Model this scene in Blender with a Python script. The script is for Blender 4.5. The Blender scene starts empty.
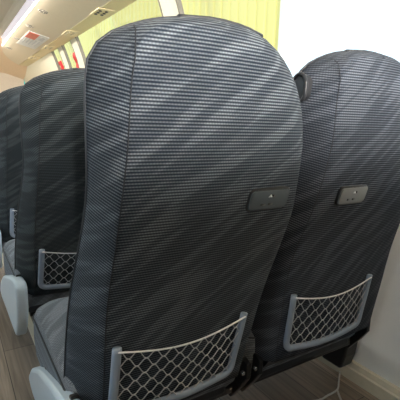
import bpy, bmesh, math, random
from mathutils import Vector, Matrix
random.seed(4)
C = bpy.context.scene.collection
PI = math.pi
H = 0.96            # camera height above the coach floor; heights below named zc are measured from the lens

# ------------------------------------------------------------------ materials
def new_mat(name):
    m = bpy.data.materials.new(name); m.use_nodes = True
    nt = m.node_tree
    b = nt.nodes['Principled BSDF']
    return m, nt, b

def plain(name, col, rough=.5, metal=0., noise=.06, nscale=40., bump=0., spec=.5):
    m, nt, b = new_mat(name)
    n = nt.nodes.new('ShaderNodeTexNoise'); n.inputs['Scale'].default_value = nscale; n.inputs['Detail'].default_value = 3
    tc = nt.nodes.new('ShaderNodeTexCoord'); nt.links.new(tc.outputs['Object'], n.inputs['Vector'])
    r = nt.nodes.new('ShaderNodeValToRGB')
    r.color_ramp.elements[0].position = .3; r.color_ramp.elements[1].position = .7
    r.color_ramp.elements[0].color = [c*(1-noise) for c in col]+[1]
    r.color_ramp.elements[1].color = [min(1, c*(1+noise)) for c in col]+[1]
    nt.links.new(n.outputs['Fac'], r.inputs['Fac']); nt.links.new(r.outputs['Color'], b.inputs['Base Color'])
    b.inputs['Roughness'].default_value = rough; b.inputs['Metallic'].default_value = metal
    b.inputs['Specular IOR Level'].default_value = spec
    if bump:
        bp = nt.nodes.new('ShaderNodeBump'); bp.inputs['Strength'].default_value = bump; bp.inputs['Distance'].default_value = .002
        nt.links.new(n.outputs['Fac'], bp.inputs['Height']); nt.links.new(bp.outputs['Normal'], b.inputs['Normal'])
    return m

def fabric(name, dark, light, pitch=.0057, wave_lo=.56, wave_rot=-.62, blotch=1.0, offs=0.):
    """woven moquette: fine pale weft lines on navy, faded in and out by slanting wave bands (UV in metres)"""
    m, nt, b = new_mat(name)
    N = nt.nodes.new; L = nt.links.new
    uv = N('ShaderNodeUVMap'); uv.uv_map = 'UVMap'
    sep = N('ShaderNodeSeparateXYZ'); L(uv.outputs['UV'], sep.inputs[0])
    def math_(op, a, bb=None, clamp=False):
        n = N('ShaderNodeMath'); n.operation = op; n.use_clamp = clamp
        for i, v in enumerate((a, bb)):
            if v is None: continue
            if isinstance(v, (int, float)): n.inputs[i].default_value = v
            else: L(v, n.inputs[i])
        return n.outputs[0]
    # stripes
    s = math_('SINE', math_('MULTIPLY', sep.outputs['Y'], 2*PI/pitch))
    s = math_('ADD', math_('MULTIPLY', s, .5), .5)
    # dashes along each weft line, offset from line to line
    row = math_('FLOOR', math_('DIVIDE', sep.outputs['Y'], pitch))
    du = math_('ADD', math_('MULTIPLY', sep.outputs['X'], 2*PI/.0058), math_('MULTIPLY', row, 2.4))
    d = math_('ADD', math_('MULTIPLY', math_('SINE', du), .16), .84)
    # slanting waves
    mr = N('ShaderNodeMapping'); mr.inputs['Rotation'].default_value = (0, 0, wave_rot)
    L(uv.outputs['UV'], mr.inputs['Vector'])
    mp = N('ShaderNodeMapping'); mp.inputs['Scale'].default_value = (4.2, 31., 1); mp.inputs['Location'].default_value = (offs, offs*.7, 0)
    L(mr.outputs[0], mp.inputs['Vector'])
    n1 = N('ShaderNodeTexNoise'); n1.inputs['Scale'].default_value = 1.25; n1.inputs['Detail'].default_value = 1.5; n1.inputs['Distortion'].default_value = .25
    L(mp.outputs[0], n1.inputs['Vector'])
    r1 = N('ShaderNodeValToRGB'); r1.color_ramp.elements[0].position = .43; r1.color_ramp.elements[1].position = .585
    r1.color_ramp.elements[0].color = (wave_lo,)*3+(1,); r1.color_ramp.elements[1].color = (1, 1, 1, 1)
    e = r1.color_ramp.elements.new(.515); e.color = (wave_lo+(1-wave_lo)*.30,)*3+(1,)
    L(n1.outputs['Fac'], r1.inputs['Fac'])
    k = math_('MULTIPLY', math_('MULTIPLY', math_('ADD', math_('MULTIPLY', math_('POWER', s, 1.4), .90), .10), d), r1.outputs['Color'], True)
    mx = N('ShaderNodeMix'); mx.data_type = 'RGBA'
    L(k, mx.inputs['Factor']); mx.inputs[6].default_value = (*dark, 1); mx.inputs[7].default_value = (*light, 1)
    L(mx.outputs[2], b.inputs['Base Color'])
    b.inputs['Roughness'].default_value = .85
    b.inputs['Specular IOR Level'].default_value = .08
    b.inputs['Sheen Weight'].default_value = .02; b.inputs['Sheen Roughness'].default_value = .5
    bp = N('ShaderNodeBump'); bp.inputs['Strength'].default_value = .35; bp.inputs['Distance'].default_value = .001
    L(s, bp.inputs['Height']); L(bp.outputs['Normal'], b.inputs['Normal'])
    return m

M = {}
M['fabric'] = fabric('seat_moquette', (.0028, .0066, .0150), (.196, .220, .242))
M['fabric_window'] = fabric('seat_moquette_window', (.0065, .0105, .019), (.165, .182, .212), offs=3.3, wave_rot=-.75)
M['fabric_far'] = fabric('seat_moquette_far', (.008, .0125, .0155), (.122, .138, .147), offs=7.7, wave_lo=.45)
M['cushion'] = fabric('cushion_moquette', (.085, .098, .115), (.46, .495, .54), pitch=.0056, wave_lo=.45)
M['piping'] = plain('dark_piping', (.030, .033, .038), .6)
M['welt'] = plain('charcoal_welt', (.028, .030, .033), .55)
M['seam'] = plain('seam_thread', (.012, .014, .018), .8)
M['pocket'] = plain('grey_plastic', (.28, .34, .43), .38, noise=.03)
M['net'] = plain('net_cord', (.40, .41, .43), .7)
M['elastic'] = plain('elastic_cord', (.85, .85, .85), .6)
M['usb'] = plain('usb_plate_plastic', (.085, .10, .11), .25, noise=.02)
M['usb_grey'] = plain('usb_plate_grey', (.20, .21, .21), .25, noise=.02)
M['usb_dark'] = plain('usb_slot_black', (.008, .008, .009), .4)
M['usb_mark'] = plain('usb_mark_print', (.5, .52, .54), .5)
M['black'] = plain('black_steel', (.012, .013, .015), .32, noise=.1)
M['blackpl'] = plain('black_plastic', (.022, .023, .026), .42)
M['shell'] = plain('dark_shell', (.020, .024, .032), .5)
M['chrome'] = plain('bright_steel', (.6, .6, .6), .25, 1.)
M['cover'] = plain('pale_cover_plastic', (.62, .74, .84), .32, noise=.02)
M['ceil'] = plain('ceiling_lining', (.74, .64, .50), .7, noise=.02)
M['rack'] = plain('rack_panel', (.74, .62, .44), .5, noise=.02)
M['strip'] = plain('service_strip', (.80, .65, .36), .45, noise=.03)
M['psu'] = plain('reading_panel', (.84, .69, .40), .4, noise=.02)
M['dots'] = plain('dark_button', (.06, .05, .045), .5)
M['dots_pale'] = plain('pale_button', (.62, .52, .34), .5)
M['grille'] = plain('speaker_mesh', (.33, .29, .23), .7)
M['peach'] = plain('front_lining', (.80, .60, .40), .7, noise=.03)
M['blind'] = plain('blind_cloth', (.60, .52, .42), .8, noise=.04)
M['wall'] = plain('wall_panel', (.88, .89, .87), .55, noise=.03, nscale=6)
M['pillar'] = plain('pillar_trim', (.80, .73, .55), .6, noise=.03)
M['gasket'] = plain('window_gasket', (.22, .19, .14), .6)
M['dark_cloth'] = plain('low_bounce_cloth', (.05, .055, .065), .8)  # for the added blocker and unseen left wall, dark to cut bounced light
M['ledge'] = plain('cream_rail', (.66, .61, .48), .45, noise=.04)
M['red'] = plain('red_print', (.75, .02, .025), .5, noise=.15, nscale=60)
M['paper'] = plain('white_paper', (.82, .79, .74), .6, noise=.02)
M['inkgrey'] = plain('grey_print', (.62, .60, .58), .6)
M['inkred'] = plain('red_label_print', (.80, .22, .14), .6)
M['cable'] = plain('pale_cable', (.55, .55, .55), .4)
M['concrete'] = plain('yard_concrete', (.62, .62, .60), .9, noise=.1, nscale=2)

def mat_fence():
    m, nt, b = new_mat('corrugated_sheet')
    N = nt.nodes.new; L = nt.links.new
    tc = N('ShaderNodeTexCoord'); mp = N('ShaderNodeMapping'); mp.inputs['Scale'].default_value = (1, .6, .25)
    L(tc.outputs['Object'], mp.inputs['Vector'])
    n = N('ShaderNodeTexNoise'); n.inputs['Scale'].default_value = 2.5; L(mp.outputs[0], n.inputs['Vector'])
    r = N('ShaderNodeValToRGB'); r.color_ramp.elements[0].color = (.82, .71, .23, 1); r.color_ramp.elements[1].color = (.88, .77, .29, 1)
    L(n.outputs['Fac'], r.inputs['Fac']); L(r.outputs['Color'], b.inputs['Base Color'])
    b.inputs['Roughness'].default_value = .5
    return m
M['fence'] = mat_fence()

def mat_floor():
    m, nt, b = new_mat('wood_vinyl_planks')
    N = nt.nodes.new; L = nt.links.new
    tc = N('ShaderNodeTexCoord')
    mp = N('ShaderNodeMapping'); mp.inputs['Rotation'].default_value = (0, 0, PI/2); mp.inputs['Location'].default_value = (.42, .175, 0)
    L(tc.outputs['Object'], mp.inputs['Vector'])
    br = N('ShaderNodeTexBrick'); br.inputs['Scale'].default_value = 1
    br.inputs['Brick Width'].default_value = .95; br.inputs['Row Height'].default_value = .155
    br.inputs['Mortar Size'].default_value = .0016; br.inputs['Mortar Smooth'].default_value = .2; br.offset = .37
    br.inputs['Color1'].default_value = (.165, .137, .118, 1); br.inputs['Color2'].default_value = (.40, .33, .265, 1); br.inputs['Mortar'].default_value = (.045, .038, .033, 1)
    L(mp.outputs[0], br.inputs['Vector'])
    g = N('ShaderNodeMapping'); g.inputs['Scale'].default_value = (42, 2.2, 1); L(tc.outputs['Object'], g.inputs['Vector'])
    n = N('ShaderNodeTexNoise'); n.inputs['Scale'].default_value = 1.4; n.inputs['Detail'].default_value = 5; n.inputs['Distortion'].default_value = .6
    L(g.outputs[0], n.inputs['Vector'])
    r = N('ShaderNodeValToRGB'); r.color_ramp.elements[0].position = .3; r.color_ramp.elements[1].position = .72
    r.color_ramp.elements[0].color = (.55, .55, .55, 1); r.color_ramp.elements[1].color = (1.2, 1.2, 1.2, 1)
    L(n.outputs['Fac'], r.inputs['Fac'])
    mx = N('ShaderNodeMix'); mx.data_type = 'RGBA'; mx.blend_type = 'MULTIPLY'; mx.inputs['Factor'].default_value = 1
    L(br.outputs['Color'], mx.inputs[6]); L(r.outputs['Color'], mx.inputs[7]); L(mx.outputs[2], b.inputs['Base Color'])
    b.inputs['Roughness'].default_value = .42
    return m
M['floor'] = mat_floor()

def mat_glass(name, tint, gloss=.06):
    m, nt, b = new_mat(name); nt.nodes.remove(b)
    N = nt.nodes.new; L = nt.links.new
    t = N('ShaderNodeBsdfTransparent'); t.inputs[0].default_value = (*tint, 1)
    g = N('ShaderNodeBsdfGlossy'); g.inputs['Roughness'].default_value = .02
    f = N('ShaderNodeFresnel'); f.inputs[0].default_value = 1.07
    mx = N('ShaderNodeMixShader'); fm = N('ShaderNodeMath'); fm.operation = 'MULTIPLY'; fm.inputs[1].default_value = .25; L(f.outputs[0], fm.inputs[0]); L(fm.outputs[0], mx.inputs[0]); L(t.outputs[0], mx.inputs[1]); L(g.outputs[0], mx.inputs[2])
    L(mx.outputs[0], nt.nodes['Material Output'].inputs[0])
    return m
M['glass'] = mat_glass('window_glass', (.97, .98, .96))
M['shade_glass'] = mat_glass('green_tinted_glass', (.30, .78, .72))

def mat_emit(name, col, s):
    m, nt, b = new_mat(name)
    b.inputs['Base Color'].default_value = (*col, 1); b.inputs['Roughness'].default_value = .4
    n = nt.nodes.new('ShaderNodeTexNoise'); n.inputs['Scale'].default_value = 6
    r = nt.nodes.new('ShaderNodeValToRGB'); r.color_ramp.elements[0].color = [c*.88 for c in col]+[1]; r.color_ramp.elements[1].color = (*col, 1)
    nt.links.new(n.outputs['Fac'], r.inputs['Fac']); nt.links.new(r.outputs['Color'], b.inputs['Emission Color'])
    b.inputs['Emission Strength'].default_value = s
    return m
M['light'] = mat_emit('lamp_diffuser', (.84, .79, .88), .55)

# ------------------------------------------------------------------ mesh helpers
class MB:
    def __init__(s): s.v = []; s.f = []; s.uv = []; s.has_uv = False
    def add(s, v, f, uv=None):
        n = len(s.v); s.v += [tuple(p) for p in v]; s.f += [tuple(n+i for i in q) for q in f]
        if uv: s.has_uv = True
        s.uv += list(uv) if uv else [(p[0], p[2]) for p in v]
        return n
    def box(s, c, d, rot=None):
        hx, hy, hz = d[0]/2, d[1]/2, d[2]/2
        v = [Vector((x, y, z)) for x in (-hx, hx) for y in (-hy, hy) for z in (-hz, hz)]
        if rot: v = [rot @ p for p in v]
        v = [p+Vector(c) for p in v]
        s.add(v, [(0,1,3,2),(4,6,7,5),(0,4,5,1),(2,3,7,6),(0,2,6,4),(1,5,7,3)])
    def tube(s, pts, r, n=8, closed=False, r2=None, up=None):
        pts = [Vector(p) for p in pts]; m = len(pts); r2 = r2 or r
        v = []; prev = None
        for i, p in enumerate(pts):
            a = pts[i-1] if (i or closed) else p; b = pts[(i+1) % m] if (i < m-1 or closed) else p
            t = (b-a).normalized()
            if up is not None:
                u = Vector(up); u = (u - t*u.dot(t)).normalized()
            elif prev is None:
                u = Vector((0, 0, 1)) if abs(t.z) < .9 else Vector((1, 0, 0)); u = (u - t*u.dot(t)).normalized()
            else:
                u = (prev - t*prev.dot(t)).normalized()
            prev = u; w = t.cross(u)
            for k in range(n):
                a_ = 2*PI*k/n; v.append(p + u*math.cos(a_)*r + w*math.sin(a_)*r2)
        f = []
        for i in range(m if closed else m-1):
            j = (i+1) % m
            for k in range(n):
                f.append((i*n+k, i*n+(k+1) % n, j*n+(k+1) % n, j*n+k))
        if not closed: f += [tuple(range(n))[::-1], tuple(range((m-1)*n, m*n))]
        s.add(v, f)
    def prism(s, poly, axis, a, b):
        """extrude a 2D polygon along an axis ('x','y','z')"""
        n = len(poly)
        def P(q, t): return {'x': (t, q[0], q[1]), 'y': (q[0], t, q[1]), 'z': (q[0], q[1], t)}[axis]
        v = [P(q, a) for q in poly]+[P(q, b) for q in poly]
        f = [tuple(range(n)), tuple(range(2*n-1, n-1, -1))]+[(i, n+i, n+(i+1) % n, (i+1) % n) for i in range(n)]
        s.add(v, f)
    def build(s, name, mat, parent=None, smooth=True, bevel=0., subsurf=0, mw=None, angle=None):
        me = bpy.data.meshes.new(name)
        vs = [tuple(mw @ Vector(p)) for p in s.v] if mw else s.v
        me.from_pydata(vs, [], s.f); me.update()
        uvl = me.uv_layers.new(name='UVMap')
        for l in me.loops: uvl.data[l.index].uv = s.uv[l.vertex_index]
        bm = bmesh.new(); bm.from_mesh(me); bmesh.ops.recalc_face_normals(bm, faces=bm.faces); bm.to_mesh(me); bm.free()
        me.materials.append(mat)
        if smooth:
            for p in me.polygons: p.use_smooth = True
        o = bpy.data.objects.new(name, me); C.objects.link(o)
        if parent: o.parent = parent
        if bevel:
            b = o.modifiers.new('bevel', 'BEVEL'); b.width = bevel; b.segments = 3; b.limit_method = 'ANGLE'; b.angle_limit = .6
        if subsurf:
            b = o.modifiers.new('sub', 'SUBSURF'); b.levels = subsurf; b.render_levels = subsurf
        if smooth and angle:
            sh = [e for e in me.edges]
            me.set_sharp_from_angle(angle=angle)
        return o

def tag(o, label=None, cat=None, group=None, kind=None):
    for k, v in (('label', label), ('category', cat), ('group', group), ('kind', kind)):
        if v: o[k] = v
    return o
def thing(name, loc, label, cat, group=None):
    o = bpy.data.objects.new(name, None); o.empty_display_size = .1; C.objects.link(o); o.location = loc
    return tag(o, label, cat, group)
def struct(name, mb, mat, **k):
    return tag(mb.build(name, mat, **k), kind='structure')

def interp(x, pts):
    if x <= pts[0][0]: return pts[0][1]
    for (a, fa), (b, fb) in zip(pts, pts[1:]):
        if x <= b: return fa+(fb-fa)*(x-a)/(b-a)
    return pts[-1][1]
def catmull(pts, n):
    """resample a polyline as n points, smooth, even in arc length"""
    P = [Vector(p) for p in pts]; P = [2*P[0]-P[1]]+P+[2*P[-1]-P[-2]]
    fine = []
    for i in range(1, len(P)-2):
        for k in range(16):
            t = k/16; a, b, c, d = P[i-1:i+3]
            fine.append(.5*((2*b)+(c-a)*t+(2*a-5*b+4*c-d)*t*t+(-a+3*b-3*c+d)*t**3))
    fine.append(P[-2])
    L = [0]
    for p, q in zip(fine, fine[1:]): L.append(L[-1]+(q-p).length)
    out = []
    for i in range(n):
        s = L[-1]*i/(n-1); j = 0
        while j < len(L)-2 and L[j+1] < s: j += 1
        t = (s-L[j])/max(1e-9, L[j+1]-L[j]); out.append(fine[j].lerp(fine[j+1], min(1, t)))
    return out

# ------------------------------------------------------------------ coach seat
# profile of the back face, seen from the side: (height from lens, distance ahead)
PROF = [(-.80, .770), (-.66, .755), (-.53, .737), (-.362, .709), (-.185, .646), (-.043, .600), (.048, .583), (.09, .574), (.136, .567), (.25, .560)]
PIV = (.78, -.60)
ROWP = .78
def prof(z): return interp(z, PROF)
_ps = catmull([(a, b, 0) for a, b in PROF], 60); PROF = [(p.x, p.y) for p in _ps]

def build_seat(root, ox, oy, recline, fab, cush, aisle, usb_x, usb_z, widen=0., grip=False, pocket_dx=0., seam_bow=0., usb_mat='usb', detail=True):
    """root sits on the floor; the geometry is made in lens coordinates shifted by (ox, oy) and then moved into the root's frame"""
    sh = Vector((ox, oy, H)) - Vector(root.location)
    c, s_ = math.cos(recline), math.sin(recline)
    T = Matrix.Translation(sh)
    RB = T @ Matrix.Translation((0, PIV[0], PIV[1])) @ Matrix.Rotation(recline, 4, 'X') @ Matrix.Translation((0, -PIV[0], -PIV[1]))
    NL, MC = 34, 16
    wz = lambda z: widen*interp(z, [(-.66, 1.), (-.45, .9), (-.3, .65), (-.15, .25), (0, .1), (.2, .1)])
    BL = [(.24, -.66), (.24, -.5), (.24, -.36), (.241, -.2), (.241, -.07), (.24, .04), (.243, .095), (.256, .125), (.285, .143), (.33, .150), (.385, .152)]
    BR = [(.612, -.66), (.62, -.6), (.642, -.465), (.662, -.33), (.662, -.2), (.65, -.14), (.632, -.08), (.608, -.03), (.585, .012), (.56, .052), (.533, .088), (.50, .118), (.45, .143), (.385, .152)]
    RL = [(.188, -.66), (.19, -.5), (.197, -.36), (.207, -.24), (.212, -.135), (.203, -.02), (.199, .06), (.202, .10), (.226, .134), (.276, .160), (.34, .179), (.415, .187)]
    RR = [(.642, -.66), (.655, -.57), (.675, -.465), (.69, -.33), (.692, -.2), (.69, -.1), (.684, .0), (.670, .06), (.645, .098), (.61, .131), (.57, .158), (.53, .176), (.47, .186), (.415, .187)]
    def ring(L_, R_, n=NL):
        l = catmull([(x, z, 0) for x, z in L_], n); r = catmull([(x+wz(z), z, 0) for x, z in R_], n)
        return [(p.x, p.y) for p in l], [(p.x, p.y) for p in r]
    BL = [(x+seam_bow*interp(z, [(-.5, 0), (-.36, .2), (-.2, 1), (-.05, .9), (.06, .3), (.12, 0)]), z) for x, z in BL]
    bl, br = ring(BL, BR); rl, rr = ring(RL, RR)
    TH = [interp(p[1], [(-.66, .12), (-.4, .105), (0, .095), (.2, .09)]) for p in bl]
    mb = MB()
    V = []; UV = []
    idx = {}
    def vert(key, x, z, dy, u, skew=0.):
        idx[key] = len(V); V.append((x, prof(z)+dy, z)); UV.append((u, z-skew))
    # back face grid
    for i in range(NL):
        (xa, za), (xb, zb) = bl[i], br[i]
        for j in range(MC+1):
            t = j/MC; x = xa+(xb-xa)*t; z = za+(zb-za)*t
            vert(('b', i, j), x, z, -.010*math.sin(PI*t)*min(1, (NL-1-i)/6), x)
    F = []
    for i in range(NL-1):
        for j in range(MC):
            F.append((idx['b', i, j], idx['b', i, j+1], idx['b', i+1, j+1], idx['b', i+1, j]))
    # side/top border panel rings
    K = 6
    for side, b_, r_, sg in (('l', bl, rl, -1), ('r', br, rr, 1)):
        for k in range(1, K+1):
            q = k/K; g = .45*q+.55*math.sin(q*PI/2); h = .45*q+.55*(1-math.cos(q*PI/2))
            for i in range(NL):
                if side == 'r' and i == NL-1:
                    idx[side, i, k] = idx['l', i, k]; continue
                x = b_[i][0]+(r_[i][0]-b_[i][0])*g; z = b_[i][1]+(r_[i][1]-b_[i][1])*g
                vert((side, i, k), x, z, TH[i]*h, b_[i][0]+sg*q*.1, (q if side == 'l' else 0)*interp(b_[i][1], [(-.66, .046), (-.3, .04), (-.1, .027), (.06, .018), (.125, .004), (.15, 0)]))
        for i in range(NL): idx[side, i, 0] = idx['b', i, 0 if side == 'l' else MC]
        for k in range(K):
            for i in range(NL-1):
                F.append((idx[side, i, k], idx[side, i+1, k], idx[side, i+1, k+1], idx[side, i, k+1]))
    # front (sitting) face, padded
    for i in range(NL):
        (xa, za), (xb, zb) = rl[i], rr[i]
        for j in range(1, MC):
            t = j/MC
            vert(('f', i, j), xa+(xb-xa)*t, za+(zb-za)*t, TH[i]+.045*math.sin(PI*t)**.5*min(1, (NL-1-i)/5), xa+(xb-xa)*t)
        idx['f', i, 0] = idx['l', i, K]; idx['f', i, MC] = idx['r', i, K]
    for i in range(NL-1):
        for j in range(MC):
            q = [idx['f', i, j], idx['f', i, j+1], idx['f', i+1, j+1], idx['f', i+1, j]]
            q = list(dict.fromkeys(q))
            if len(q) > 2: F.append(tuple(q))
    # underside
    loop = [idx['b', 0, j] for j in range(MC+1)]+[idx['r', 0, k] for k in range(1, K+1)]+[idx['f', 0, j] for j in range(MC-1, 0, -1)]+[idx['l', 0, k] for k in range(K, 0, -1)]
    F.append(tuple(loop))
    # merge the apex row of the back face into clean faces
    used = {}
    mb.add(V, F, UV)
    bk = mb.build('backrest', fab, root, mw=RB)
    bm = bmesh.new(); bm.from_mesh(bk.data); bmesh.ops.remove_doubles(bm, verts=bm.verts, dist=.0004); bmesh.ops.recalc_face_normals(bm, faces=bm.faces); bm.to_mesh(bk.data); bm.free()
    # piping on the front rim, both sides and over the top
    rim = [(x, prof(z)+t+.002, z) for (x, z), t in zip(rl, TH)]+[(x, prof(z)+t+.002, z) for (x, z), t in list(zip(rr, TH))[::-1][1:]]
    p = MB(); p.tube(rim, .0028, 8); p.build('piping', M['piping'], root, mw=RB)
    # broad welt lying on the top edge
    tp = [q for q in rim if q[2] > .150 and .33 < q[0] < .553]
    p = MB(); p.tube([(x, y-.010, z-.0015) for x, y, z in tp], .0055, 8, r2=.011, up=(0, 0, 1)); p.build('top_welt', M['welt'], root, mw=RB)
    # stitched seam
    p = MB()
    sm = [(x, prof(z)-.0006, z) for x, z in bl if z < .118]
    zt = sm[-1][2]
    sm += [(.247, prof(zt)+.008, .128), (.252, prof(zt)+.02, .138), (.258, prof(zt)+.04, .147)]
    p.tube(sm, .0007 if seam_bow else .0011, 6); p.build('seam', M['seam'], root, mw=RB)
    # literature pocket
    def S(x, z, o): return Vector((x+pocket_dx, prof(z)-.010*math.sin(PI*min(1, max(0, (x-.24)/.40)))-o, z))
    TLx, TRx, BLx, BRx, TZ, BZL = .262, .589, .258, .572, -.455, -.622
    def arc(cx, cz, r, a0, a1, n=6): return [(cx+r*math.cos(a0+(a1-a0)*k/n), cz+r*math.sin(a0+(a1-a0)*k/n)) for k in range(n+1)]
    left = [(TLx+(BLx-TLx)*t, TZ+(BZL+.028-TZ)*t) for t in [k/8 for k in range(9)]]
    bot = arc(BLx+.024, BZL+.024, .024, PI, 1.5*PI)+[(BLx+.024+(BRx-.024-BLx-.024)*t, BZL-.010*math.sin(PI*t)) for t in [k/12 for k in range(1, 12)]]+arc(BRx-.024, BZL+.024, .024, 1.5*PI, 2*PI)
    right = [(BRx+(TRx-BRx)*t, BZL+.03+(TZ-BZL-.03)*t) for t in [k/8 for k in range(9)]]
    path = [S(x, z, .009) for x, z in left+bot+right]
    fr = MB(); fr.tube(path, .0075, 10, r2=.0105, up=(0, 1, .15))
    frame = fr.build('pocket_frame', M['pocket'], root, mw=RB)
    sag = lambda t: TZ-.006-.024*math.sin(PI*t)
    el = MB(); el.tube([S(TLx+(TRx-TLx)*t, sag(t), .016) for t in [k/20 for k in range(21)]], .0022, 6)
    el.build('elastic_cord', M['elastic'], frame, mw=RB)
    nt_ = MB(); nx, nz = 8, 4
    def G(u, w):   # u across 0..1, w down 0..1
        x0, x1 = TLx+.004, TRx-.004; y0, y1 = BLx+.006, BRx-.006
        xa = x0+(x1-x0)*u; xb = y0+(y1-y0)*u
        za = sag(u); zb = BZL-.010*math.sin(PI*u)+.004
        return S(xa+(xb-xa)*w, za+(zb-za)*w, .012+.006*math.sin(PI*u)*(1-w))
    for r in range(nz+1):      # knotted rows: each row is a zigzag that meets its neighbour
        for ph in (0, 1):
            pts = []
            for k in range(nx*8+1):
                u = k/(nx*8); a = u*nx*2*PI/1
                tri = math.cos(a+PI*ph); tri = math.copysign(abs(tri)**.85, tri)
                w = (r+.5*(1 if ph else 1)+.25*(1-tri)*1.0-.5+(0.0))/(nz)
                # phase 0 swings half a cell down from the row, phase 1 swings half a cell up
                w = (r+(.25*(1-tri) if ph == 0 else -.25*(1+tri)+0))/nz if True else w
                if ph == 1: w = (r-.25*(1-math.copysign(abs(math.cos(a))**.85, math.cos(a))))/nz
                if -.001 <= w <= 1.001: pts.append(G(u, w))
                else:
                    if len(pts) > 1: nt_.tube(pts, .00125, 5)
                    pts = []
            if len(pts) > 1: nt_.tube(pts, .00125, 5)
    nt_.build('net', M['net'], frame, mw=RB)
    # USB plate
    def rrect(cx, cz, w, h, r, n=5):
        o = []
        for (sx, sz, a) in ((1, 1, 0), (-1, 1, PI/2), (-1, -1, PI), (1, -1, 1.5*PI)):
            for k in range(n+1):
                t = a+PI/2*k/n; o.append((cx+sx*(w/2-r)+r*math.cos(t), cz+sz*(h/2-r)+r*math.sin(t)))
        return o
    def plate(poly, o0, o1, inset=.0, ymid=None):
        b = MB(); n = len(poly); cx = sum(q[0] for q in poly)/n; cz = sum(q[1] for q in poly)/n
        def Y(x, z, o): return (x, prof(cz)+(z-cz)*(prof(cz+.02)-prof(cz-.02))/.04-.009-o, z)
        rings = [[Y(x, z, o0) for x, z in poly], [Y(x, z, o1-.001) for x, z in poly], [Y(cx+(x-cx)*(1-inset), cz+(z-cz)*(1-inset*2.2), o1) for x, z in poly]]
        v = sum(rings, [])
        f = [tuple(range(n))]+[(r*n+i, r*n+(i+1) % n, (r+1)*n+(i+1) % n, (r+1)*n+i) for r in range(2) for i in range(n)]+[tuple(range(2*n, 3*n))]
        b.add(v, f); return b
    ux, uz = usb_x, usb_z
    usb = plate(rrect(ux, uz, .104, .043, .010), -.006, .0055, .03).build('usb_plate', M[usb_mat], root, mw=RB, angle=.6)
    plate(rrect(ux-.001, uz+.001, .112, .051, .013), -.008, .0012, .02).build('recess_shadow_rim', M['usb_dark'], usb, mw=RB)  # black rim round the plate, recess shadow put into its colour
    for k, (dx, dz, w, h) in enumerate(((-.016, -.010, .013, .005), (.004, -.010, .013, .005))):
        plate(rrect(ux+dx, uz+dz, w, h, .001, 2), .004, .0059, .0).build('usb_slot', M['usb_dark'], usb, mw=RB)
    mk = MB()
    tri = [(ux-.007, uz+.006), (ux+.004, uz+.006), (ux-.001, uz+.012)]
    plate(tri, .005, .0063).build('usb_mark', M['usb_mark'], usb, mw=RB)
    plate(rrect(ux+.0065, uz+.0085, .007, .006, .002, 3), .005, .0063).build('indicator_lens', M['usb_dark'], usb, mw=RB)
    if grip:
        g = MB()
        pg = [(.600, .098), (.612, .116), (.632, .121), (.652, .108), (.664, .086), (.666, .060), (.652, .047), (.625, .047), (.606, .060)]
        pg = [(p.x, p.y) for p in catmull([(a, b, 0) for a, b in pg+[pg[0]]], 33)][:-1]
        pg = [(.650+(a-.634)*.72, .082+(b-.085)*.80) for a, b in pg]
        g.prism(pg, 'x', .192, .222)
        gp = g.build('shoulder_grip', M['blackpl'], root, mw=RB, bevel=.006)
        cxy = (.650, .082)
        g = MB(); g.tube([(.193, cxy[0]+(a-cxy[0])*1.05, cxy[1]+(b-cxy[1])*1.05) for a, b in pg], .0042, 8, closed=True); g.build('grip_rim', M['blackpl'], gp, mw=RB)
    # lower back shell, below the upholstery
    sh_ = MB()
    n = 12; a = []; b = []
    for k in range(n+1):
        t = k/n; x = .235+(.62+widen-.235)*t; zz = -.655
        a.append((x, prof(-.66)+.012, zz)); b.append((x, prof(-.66)+.045, zz-.042-.006*math.sin(PI*t)))
    v = a+b+[(p[0], p[1]+.05, p[2]) for p in b]+[(p[0], p[1]+.08, p[2]) for p in a]
    f = []
    for r in range(4):
        for k in range(n): f.append((r*(n+1)+k, r*(n+1)+k+1, ((r+1) % 4)*(n+1)+k+1, ((r+1) % 4)*(n+1)+k))
    f += [tuple(r*(n+1) for r in range(4)), tuple(r*(n+1)+n for r in range(4))]
    sh_.add(v, f); sh_.build('back_shell', M['shell'], root, mw=RB, angle=.7)
    # cushion
    cu = MB()
    x0, x1, y0, y1, r = .180, .66+widen*.6, .80, 1.285, .075
    base = []
    for (cx, cy, a0) in ((x1-r, y1-r, 0), (x0+r, y1-r, PI/2), (x0+.03, y0+.03, PI), (x1-.03, y0+.03, 1.5*PI)):
        rr_ = r if cy > 1 else .03
        for k in range(9):
            t = a0+PI/2*k/8; base.append((cx+rr_*math.cos(t), cy+rr_*math.sin(t)))
    n = len(base); cx, cy = (x0+x1)/2, (y0+y1)/2
    lv = [(.93, -.735), (.985, -.715), (1.0, -.66), (.995, -.602), (.965, -.580), (.90, -.566), (.7, -.556), (.4, -.552)]
    v = []; uv = []
    for sc_, z in lv:
        for (x, y) in base:
            zz = z+(.012 if z > -.62 else 0)*math.sin((y-y0)/(y1-y0)*PI)
            px, py = cx+(x-cx)*sc_, cy+(y-cy)*sc_
            v.append((px, py, zz)); uv.append((px, z if z < -.59 else py*.9))
    v.append((cx, cy, -.54)); uv.append((cx, cy*.9))
    f = [tuple(range(n))[::-1]]
    for q in range(len(lv)-1):
        for i in range(n): f.append((q*n+i, q*n+(i+1) % n, (q+1)*n+(i+1) % n, (q+1)*n+i))
    q = len(lv)-1
    for i in range(n): f.append((q*n+i, q*n+(i+1) % n, len(v)-1))
    # uv for the vertical border follows height, for the top follows depth: split by duplicating the shoulder ring
    cu.add(v, f, uv); cush_o = cu.build('cushion', cush, root, mw=T)
    pi_ = MB(); k = 3
    pi_.tube([Vector(v[k*n+i])+Vector((0, 0, .004)) for i in range(n)], .0024, 6, closed=True); pi_.build('cushion_piping', M['piping'], cush_o, mw=T)
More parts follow.
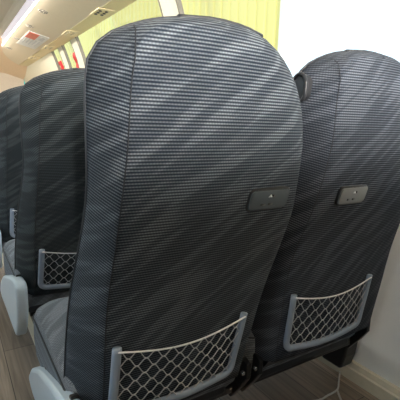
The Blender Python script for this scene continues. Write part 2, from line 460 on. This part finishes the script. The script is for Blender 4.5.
    pan = MB(); pan.box(((x0+x1)/2, 1.02, -.729), (.40+widen*.6, .42, .05)); pan.build('seat_pan', M['shell'], root, mw=T, smooth=False, bevel=.012)
    if aisle:
        cv = MB()
        pl = [(.640, -.572), (.665, -.558), (.74, -.568), (.90, -.615), (1.065, -.672), (1.18, -.735), (1.232, -.785), (1.23, -.805), (1.17, -.818), (1.0, -.806), (.80, -.795), (.715, -.787), (.660, -.715), (.640, -.66)]
        cv.prism(pl, 'x', .160, .199)
        cov = cv.build('side_cover', M['cover'], root, mw=T, bevel=.010, angle=.7)
        for (y, z) in ((.775, -.577), (1.045, -.664)):
            cl = MB(); cl.box((.188, y, z-.004), (.018, .020, .018), Matrix.Rotation(-.3, 3, 'X')); cl.build('cover_clip', M['usb_dark'], cov, mw=T, smooth=False, bevel=.003)
    return root

def build_frame(root, x0, x1, oy, wall_end):
    """black steel base: cross tubes, floor pedestal, wall bracket"""
    T = Matrix.Translation(Vector((0, oy, H))-Vector(root.location))
    b = MB(); b.box(((x0+x1)/2, .862, -.769), (x1-x0, .05, .028)); b.build('cross_tube', M['black'], root, mw=T, smooth=False, bevel=.006)
    b = MB(); b.box(((x0+x1)/2, 1.14, -.773), (x1-x0, .05, .036)); b.build('cross_tube', M['black'], root, mw=T, smooth=False, bevel=.006)
    for y in (.855, 1.14):
        b = MB(); b.prism([(.36, -.783), (.42, -.783), (.41, -.945), (.37, -.945)], 'y', y-.018, y+.018); b.build('leg', M['black'], root, mw=T, smooth=False, bevel=.004)
    b = MB(); b.box((.39, 1.0, -.953), (.075, .42, .016)); b.build('foot_plate', M['black'], root, mw=T, smooth=False, bevel=.004)
    if wall_end:
        # recliner hinges between and beside the two backs
        for x in (.668, .712, 1.205):
            h = MB(); h.prism([(.775, -.655), (.80, -.645), (.835, -.66), (.865, -.71), (.895, -.79), (.845, -.80), (.80, -.74), (.775, -.70)], 'x', x-.009, x+.009)
            hg = h.build('hinge_bracket', M['black'], root, mw=T, smooth=False, bevel=.004)
            for (y, z) in ((.80, -.685), (.855, -.765)):
                k = MB(); k.tube([(x-.016, y-.012, z), (x+.012, y-.012, z)], .007, 10); k.build('bolt', M['chrome'], hg, mw=T)
        w = MB(); w.prism([(.84, -.75), (.92, -.755), (.955, -.86), (.955, -.895), (.865, -.895), (.85, -.84)], 'x', 1.19, 1.262)
        w.build('wall_bracket', M['black'], root, mw=T, smooth=False, bevel=.010)
    return root

GS = 'grey moquette coach seats'
def seat(loc, label, **k):
    r = thing('coach_seat', loc, label, 'seat', GS); build_seat(r, **k); return r

near = seat((.43, 1.0, 0), 'large near coach seat back in the middle, its grey weave lit brightest',
            ox=0, oy=0, recline=0, fab=M['fabric'], cush=M['cushion'], aisle=True, usb_x=.566, usb_z=-.152)
wind = seat((.945, 1.0, 0), 'coach seat back beside the bright window, black grip on its shoulder',
            ox=.502, oy=0, recline=math.radians(-3.5), fab=M['fabric_window'], cush=M['cushion'], aisle=False, usb_x=.386, usb_z=-.180, widen=.055, grip=True, seam_bow=.022, usb_mat='usb_grey', pocket_dx=.006)
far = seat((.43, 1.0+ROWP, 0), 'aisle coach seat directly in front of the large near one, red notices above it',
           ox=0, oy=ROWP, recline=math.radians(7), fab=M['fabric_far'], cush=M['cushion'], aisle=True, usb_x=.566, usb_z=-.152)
far3 = far.copy(); C.objects.link(far3); far3.location.y += ROWP
far3['label'] = 'farthest visible coach seat at the picture edge, mostly hidden behind the one before it'
for ch in list(far.children):
    d = ch.copy(); C.objects.link(d); d.parent = far3
    for g in list(ch.children):
        e = g.copy(); C.objects.link(e); e.parent = d

fr1 = thing('seat_frame', (.7, 1.0, 0), 'black steel base frame joining the two near seats to floor and wall', 'seat frame', 'seat frames')
build_frame(fr1, .25, 1.235, 0, True)
fr2 = thing('seat_frame', (.43, 1.0+ROWP, 0), 'black steel base frame under the aisle seat in front of the near one', 'seat frame', 'seat frames')
build_frame(fr2, .23, .66, ROWP, False)
fr3 = fr2.copy(); C.objects.link(fr3); fr3.location.y += ROWP; fr3['label'] = 'black steel base frame under the farthest visible seat'
for ch in list(fr2.children):
    d = ch.copy(); C.objects.link(d); d.parent = fr3

# ------------------------------------------------------------------ setting
Y0, Y1 = -3.4, 7.4
fl = MB(); fl.box((.07, (Y0+Y1)/2, -.03), (2.5, Y1-Y0, .06)); struct('floor', fl, M['floor'], smooth=False)

WALL = [(-.96, 1.285), (-.2, 1.285), (.0, 1.276), (.2, 1.258), (.35, 1.238), (.5, 1.205), (.6, 1.18), (.7, 1.145), (.78, 1.113), (.90, 1.06)]
SILL = -.21
def wall_x(z): return interp(z, WALL)
def wall_strip(mb, ya, yb, z0, z1, off=0., th=.03, mirror=False):
    zs = [z0]+[z for z, _ in WALL if z0 < z < z1]+[z1]
    if len(zs) < 6: zs = [z0+(z1-z0)*k/8 for k in range(9)]
    mir = (lambda x: .14-x) if mirror else (lambda x: x)
    v = []; n = len(zs)
    for y in (ya, yb):
        for d in (off, off+th):
            for z in zs: v.append((mir(wall_x(z)+d), y, z+H))
    f = []
    A, B, Cc, D = 0, n, 2*n, 3*n
    for k in range(n-1):
        f += [(A+k, A+k+1, Cc+k+1, Cc+k), (B+k, D+k, D+k+1, B+k+1), (A+k, B+k, B+k+1, A+k+1), (Cc+k, Cc+k+1, D+k+1, D+k)]
    f += [(A, Cc, D, B), (A+n-1, B+n-1, D+n-1, Cc+n-1)]
    mb.add(v, f)
lo = MB(); wall_strip(lo, Y0, Y1, -.96, SILL); struct('wall_right', lo, M['wall'], angle=.6)
# window posts and openings
OPEN = [(-1.9, -.5), (.42, 2.12), (2.30, 4.04), (4.22, 4.58), (4.74, 5.06)]
ps = [(Y0, OPEN[0][0])]+[(a[1], b[0]) for a, b in zip(OPEN, OPEN[1:])]+[(OPEN[-1][1], Y1)]
for k, (a, b) in enumerate(ps):
    m = MB(); wall_strip(m, a, b, SILL, .90, off=-.012); struct('trim_%d' % (k+1), m, M['pillar'], angle=.6)
hd = MB(); wall_strip(hd, Y0, Y1, .80, .90, off=-.004, th=.03); struct('trim_%d' % (len(ps)+1), hd, M['pillar'])
for k, (a, b) in enumerate(OPEN):
    m = MB(); wall_strip(m, a, b, SILL, .80, off=.012, th=.004)
    w = struct('window_%d' % (k+1), m, M['glass'])
    for e in (a, b-.014):
        g = MB(); wall_strip(g, e, e+.014, SILL, .80, off=-.014, th=.03); g.build('gasket', M['gasket'], w, angle=.6)
    g = MB(); wall_strip(g, a, b, SILL-.004, SILL+.012, off=-.014, th=.03); g.build('gasket', M['gasket'], w)
bb = MB(); bb.prism([(1.285, .0), (1.285, .068), (1.268, .068), (1.262, .05), (1.255, .046), (1.255, .0)], 'y', Y0, Y1); struct('baseboard_right', bb, M['ledge'], smooth=False)
tr = MB(); tr.box((.268, 2.6, .004), (.026, 7.0, .008)); struct('trim_20', tr, M['ledge'], smooth=False)

# aisle-side wall with its windows (behind and left of the lens)
lo = MB(); wall_strip(lo, Y0, -.15, -.96, -.30, mirror=True); wall_strip(lo, .75, Y1, -.96, -.30, mirror=True); wall_strip(lo, -.15, .75, -.96, -.68, mirror=True); wall_strip(lo, Y0, -.15, -.30, .90, mirror=True);  wall_strip(lo, .75, .90, -.30, .90, mirror=True); struct('wall_left', lo, M['dark_cloth'], angle=.6)
for k, (a, b) in enumerate([(2.6, 2.75), (4.5, 4.65), (6.9, Y1)]):
    m = MB(); wall_strip(m, a, b, -.30, .90, mirror=True); struct('trim_%d' % (k+21), m, M['pillar'])
for k, (a, b) in enumerate([(.90, 2.6), (2.75, 4.5), (4.65, 6.9), (-.15, .75)]):  # last pane reaches low, added to bring daylight onto the lower right wall
    m = MB(); wall_strip(m, a, b, -.30 if a > 0 else -.68, .90, off=.012, th=.004, mirror=True); struct('window_%d' % (k+11), m, M['glass'])
rw = MB(); rw.box((.07, Y0-.02, .95), (2.5, .04, 1.95)); struct('wall_back', rw, M['wall'], smooth=False)

pt = MB(); pt.box((.08, -.20, .57), (2.4, .05, 1.15)); pt.box((-.68, .75, .56), (.86, .05, 1.13)); struct('added_light_blocker', pt, M['dark_cloth'], smooth=False)  # unseen panels added to keep light off the lower seat backs
# ceiling
cl = MB()
cp = [(-1.0, .86), (-.95, .885), (-.50, .90), (-.42, .945), (-.2, .985), (.07, 1.0), (.34, .985), (.55, .945), (.60, .90)]
poly = [(x, z+H) for x, z in cp]+[(x, z+H+.03) for x, z in cp[::-1]]
cl.prism(poly, 'y', Y0, 5.4); struct('ceiling', cl, M['ceil'], angle=.5)
fc = MB()
cp = [(-1.02, .84), (-.4, .92), (.07, .945), (.5, .925), (.9, .87), (1.14, .80)]
poly = [(x, z+H) for x, z in cp]+[(x, z+H+.03) for x, z in cp[::-1]]
a = [(x, 5.1, z+H+.06) for x, z in cp]; b = [(x, 6.5, z+H) for x, z in cp]; c_ = [(x, 7.38, z+H-.16) for x, z in cp]
n = len(cp); v = a+b+c_+[(x, y, z+.03) for x, y, z in a+b+c_]
f = []
for o_ in (0, 3*n):
    for r in range(2):
        for k in range(n-1): f.append((o_+r*n+k, o_+r*n+k+1, o_+(r+1)*n+k+1, o_+(r+1)*n+k))
fc.add(v, f); struct('ceiling_front', fc, M['peach'], angle=.5)
fw = MB()
fw.box((.07, 7.42, .45), (2.5, .04, .9)); fw.box((-1.08, 7.42, 1.4), (.2, .04, 1.0)); fw.box((1.27, 7.42, 1.3), (.06, .04, .9)); fw.box((.07, 7.42, 1.85), (2.4, .04, .2))
struct('wall_front', fw, M['peach'], smooth=False)
ws = MB(); ws.box((.12, 7.42, 1.33), (2.3, .008, .86)); struct('window_20', ws, M['shade_glass'], smooth=False)

# roller blind in front of the windscreen
bl_ = thing('roller_blind', (.45, 7.36, .95), 'beige roller blind drawn down at the front, beside a slot of green glass', 'blind')
m = MB(); n = 24; v = []
for k in range(n+1):
    x = -.25+1.40*k/n; dy = .006*math.sin(k*1.3)
    v += [(x-.45, dy, 0), (x-.45, dy*.3, .76)]
m.add(v, [(2*k, 2*k+2, 2*k+3, 2*k+1) for k in range(n)]); m.build('blind_cloth', M['blind'], bl_)
m = MB(); m.tube([(-.70, 0, .77), (.70, 0, .77)], .022, 12); m.build('roller', M['ceil'], bl_)
m = MB(); m.tube([(-.70, 0, 0), (.70, 0, 0)], .010, 8); m.build('bottom_bar', M['blackpl'], bl_)

# luggage rack along the window side
rk = thing('luggage_rack', (.9, 2.0, H+.8), 'beige overhead luggage rack with light strip running along the windows', 'luggage rack')
RT = Matrix.Translation(-Vector(rk.location))
def yend(x): 
    t = max(0., min(1., (x-.62)/(1.12-.62))); return 5.12+1.50*math.sqrt(max(0., 1-(1-t)**2))
def sweep(profile, name, mat, th=.012, parent=rk, endf=True):
    m = MB(); n = len(profile); ys = [Y0, 0, 2, 4]
    v = []
    for lay in (0, th):
        for j in range(5):
            for (x, z) in profile: v.append((x, ys[j] if j < 4 else yend(x), z+lay+H))
    f = []; S_ = 5*n
    for o_ in (0, S_):
        for j in range(4):
            for k in range(n-1): f.append((o_+j*n+k, o_+j*n+k+1, o_+(j+1)*n+k+1, o_+(j+1)*n+k))
    for k in range(n-1): f += [(4*n+k, 4*n+k+1, S_+4*n+k+1, S_+4*n+k), (k, k+1, S_+k+1, S_+k)]
    for j in range(4): f += [(j*n, (j+1)*n, S_+(j+1)*n, S_+j*n), (j*n+n-1, (j+1)*n+n-1, S_+(j+1)*n+n-1, S_+j*n+n-1)]
    m.add(v, f); return m.build(name, mat, parent, mw=RT, angle=.5)
sweep([(1.118, .790), (1.112, .777), (1.08, .7735), (1.02, .7725), (.975, .7722)], 'service_strip', M['strip'])
und = [(.966, .772)]+[(.966+(.640-.966)*k/12, .772+(.848-.772)*k/12) for k in range(1, 13)]
under = sweep(und, 'underside_panel', M['rack'])
sweep([(.640, .846), (.628, .853), (.600, .868), (.586, .878)], 'light_strip', M['light'])
sweep([(.586, .876), (.575, .895), (.57, .93), (.56, .945)], 'edge_trim', M['ceil'])
# curved end cap of the rack
m = MB(); v = []; xs = [.60+.51*k/20 for k in range(21)]
for x in xs:
    z = interp(x, [(.60, .866), (.64, .848), (.966, .772), (1.12, .779)])
    v += [(x, yend(x), z+H), (x, yend(x)+.012, z+H+.05), (x, yend(x)+.012, z+H+.16)]
m.add(v, [q for k in range(20) for q in ((3*k, 3*k+3, 3*k+4, 3*k+1), (3*k+1, 3*k+4, 3*k+5, 3*k+2))]); m.build('end_cap', M['rack'], rk, mw=RT)
for y in (3.0, 3.86, 4.76, 5.64):
    b = MB(); b.box((1.015, y, .770+H), (.115, .215, .007)); p_ = b.build('reading_light_panel', M['psu'], rk, mw=RT, smooth=False, bevel=.003)
    for k in range(3):
        for j in (0, 1):
            d = MB(); d.tube([(.985+.045*j, y-.055+.05*k, .7665+H), (.985+.045*j, y-.055+.05*k, .7600+H)], .011, 12); d.build('button', M['dots' if y < 3.2 else 'dots_pale'], p_, mw=RT)
def up(x): return .848+(x-.640)*(.772-.848)/(.966-.640)
slope = math.atan2(.772-.848, .966-.640)
RY = Matrix.Rotation(-slope, 3, 'Y')
for y in (2.9, 3.5, 4.1, 4.82, 5.5):
    g = MB()
    for a_ in range(-2, 3):
        for b_ in range(-2, 3):
            if abs(a_)+abs(b_) > 3: continue
            x = .712+a_*.014
            g.tube([(x, y+b_*.02, up(x)+H+.001), (x, y+b_*.02, up(x)+H-.003)], .0058, 6)
    g.build('speaker_grille', M['grille'], rk, mw=RT)
def on_rack(name, x0, x1, y0, y1, d, mat, parent):
    b = MB(); v = [(x, y, up(x)+H-dd) for dd in (0, d) for x, y in ((x0, y0), (x1, y0), (x1, y1), (x0, y1))]
    b.add(v, [(0,1,2,3),(7,6,5,4),(0,1,5,4),(1,2,6,5),(2,3,7,6),(3,0,4,7)]); return b.build(name, mat, parent, mw=RT, smooth=False)
st = on_rack('notice_sticker', .735, .922, 4.28, 5.05, .003, M['paper'], rk)
on_rack('red_heading', .745, .835, 4.30, 4.58, .0045, M['inkred'], st)
for k in range(5):
    on_rack('print_line', .76+.03*k, .772+.03*k, 4.58, 4.90-.05*(k % 2), .0045, M['inkgrey'], st)
on_rack('print_block', .86, .90, 4.36, 4.54, .0045, M['inkgrey'], st)

# red notices on the two small windows
def notice(y0, y1, z0, z1, label, seed):
    rnd = random.Random(seed); o = thing('window_notice', (wall_x((z0+z1)/2), (y0+y1)/2, H+(z0+z1)/2), label, 'sticker', 'red window notices')
    m = MB(); n = 12; v = []
    for k in range(n+1):
        z = z0+(z1-z0)*k/n; e0, e1 = rnd.uniform(0, .02), rnd.uniform(0, .05)
        for y in (y0+e0, y1-e1):
            for d in (.006, .010): v.append((wall_x(z)+d, y, z+H))
    f = []
    for k in range(n):
        a = 4*k; f += [(a, a+2, a+6, a+4), (a+1, a+5, a+7, a+3), (a, a+4, a+5, a+1), (a+2, a+3, a+7, a+6)]
    f += [(0, 1, 3, 2), (4*n, 4*n+2, 4*n+3, 4*n+1)]
    m.add(v, f); m.build('red_film', M['red'], o, mw=Matrix.Translation(-Vector(o.location)))
notice(4.235, 4.40, .44, .68, 'bigger red notice on the window glass beside the near seat back', 2)
notice(4.86, 5.02, .46, .665, 'smaller red notice on the window glass farther forward, above the second seat', 5)

# pale cable on the floor by the wall
cb = MB()
cb.tube(catmull([(1.25, .905, .012), (1.20, .87, .006), (1.157, .842, .006), (1.10, .838, .006), (1.058, .836, .006), (.98, .86, .006)], 24), .0035, 6)
cb.tube(catmull([(1.157, .842, .006), (1.14, .82, .006), (1.124, .798, .006), (1.09, .74, .006)], 12), .0035, 6)
tag(cb.build('cable', M['cable']), 'thin pale forked cable lying on the floor by the wall rail', 'cable')

# outside
gd = MB(); gd.box((0, 4, -1.25), (60, 60, .1)); struct('ground_outside', gd, M['concrete'], smooth=False)
fn = thing('corrugated_fence', (3.05, 9.3, -1.2), 'tall yellow-green corrugated metal fence seen through the windows', 'fence')
m = MB(); v = []; n = 0; y = 3.31
pts = []
while y < 16:
    pts += [(0, y), (0, y+.08), (.016, y+.095), (.016, y+.135), (0, y+.15)]; y += .17
for dx, y in pts: v += [(dx, y-9.3, 0), (dx, y-9.3, 4.6)]
m.add(v, [(2*k, 2*k+2, 2*k+3, 2*k+1) for k in range(len(pts)-1)]); m.build('sheet', M['fence'], fn, smooth=False)
m = MB(); m.box((.0, 3.30-9.3, 2.3), (.08, .05, 4.6)); m.build('edge_post', M['paper'], fn, smooth=False)

# ------------------------------------------------------------------ light
w = bpy.data.worlds.new('sky'); bpy.context.scene.world = w; w.use_nodes = True
bg = w.node_tree.nodes['Background']
tc = w.node_tree.nodes.new('ShaderNodeTexCoord'); sx = w.node_tree.nodes.new('ShaderNodeSeparateXYZ')
w.node_tree.links.new(tc.outputs['Generated'], sx.inputs[0])
rp = w.node_tree.nodes.new('ShaderNodeValToRGB')
rp.color_ramp.elements[0].position = .45; rp.color_ramp.elements[0].color = (.70, .84, .97, 1)
rp.color_ramp.elements[1].position = .75; rp.color_ramp.elements[1].color = (.78, .90, 1.0, 1)
w.node_tree.links.new(sx.outputs['Z'], rp.inputs['Fac']); w.node_tree.links.new(rp.outputs['Color'], bg.inputs['Color'])
bg.inputs['Strength'].default_value = 1.9

def area(name, loc, size, size_y, e, col, rot=(0, 0, 0)):
    l = bpy.data.lights.new(name, 'AREA'); l.shape = 'RECTANGLE'; l.size = size; l.size_y = size_y; l.energy = e; l.color = col
    o = bpy.data.objects.new(name, l); C.objects.link(o); o.location = loc; o.rotation_euler = rot; return o
area('rear_rack_fill', (.60, -2.1, H+.845), .06, 2.4, 760, (1, .975, .94), (.35, -.25, 0))  # unseen light added behind the lens to brighten the upper seat backs
area('rear_aisle_fill', (-.46, -2.1, H+.88), .06, 2.4, 500, (1, .975, .94), (.35, .25, 0))  # second unseen light added behind the lens, on the aisle side
area('front_lining_fill', (-.3, 5.2, H+.5), .4, .4, 22, (1, .93, .84), (2.2, 0, 0))  # unseen upward light added to brighten the front ceiling lining
area('front_lamp', (.60, 3.5, H+.845), .04, 4.0, 30, (1, .975, .94), (0, -.4, 0))
# ------------------------------------------------------------------ camera
R_ = [[0.8478557166347338, -0.5295130856759511, 0.027505924229787235], [-0.07577734631117548, -0.17235131808276055, -0.9821164986605058], [0.5247842199950739, 0.8306087618446292, -0.1862541467755656]]
cam = bpy.data.cameras.new('camera'); co = bpy.data.objects.new('camera', cam); C.objects.link(co)
m = Matrix((( R_[0][0], -R_[1][0], -R_[2][0], 0), (R_[0][1], -R_[1][1], -R_[2][1], 0), (R_[0][2], -R_[1][2], -R_[2][2], H), (0, 0, 0, 1)))
co.matrix_world = m
cam.sensor_width = 36; cam.lens = 36; cam.clip_start = .02; cam.clip_end = 200
sc = bpy.context.scene; sc.camera = co
sc.view_settings.view_transform = 'Standard'; sc.view_settings.look = 'None'; sc.view_settings.exposure = 0
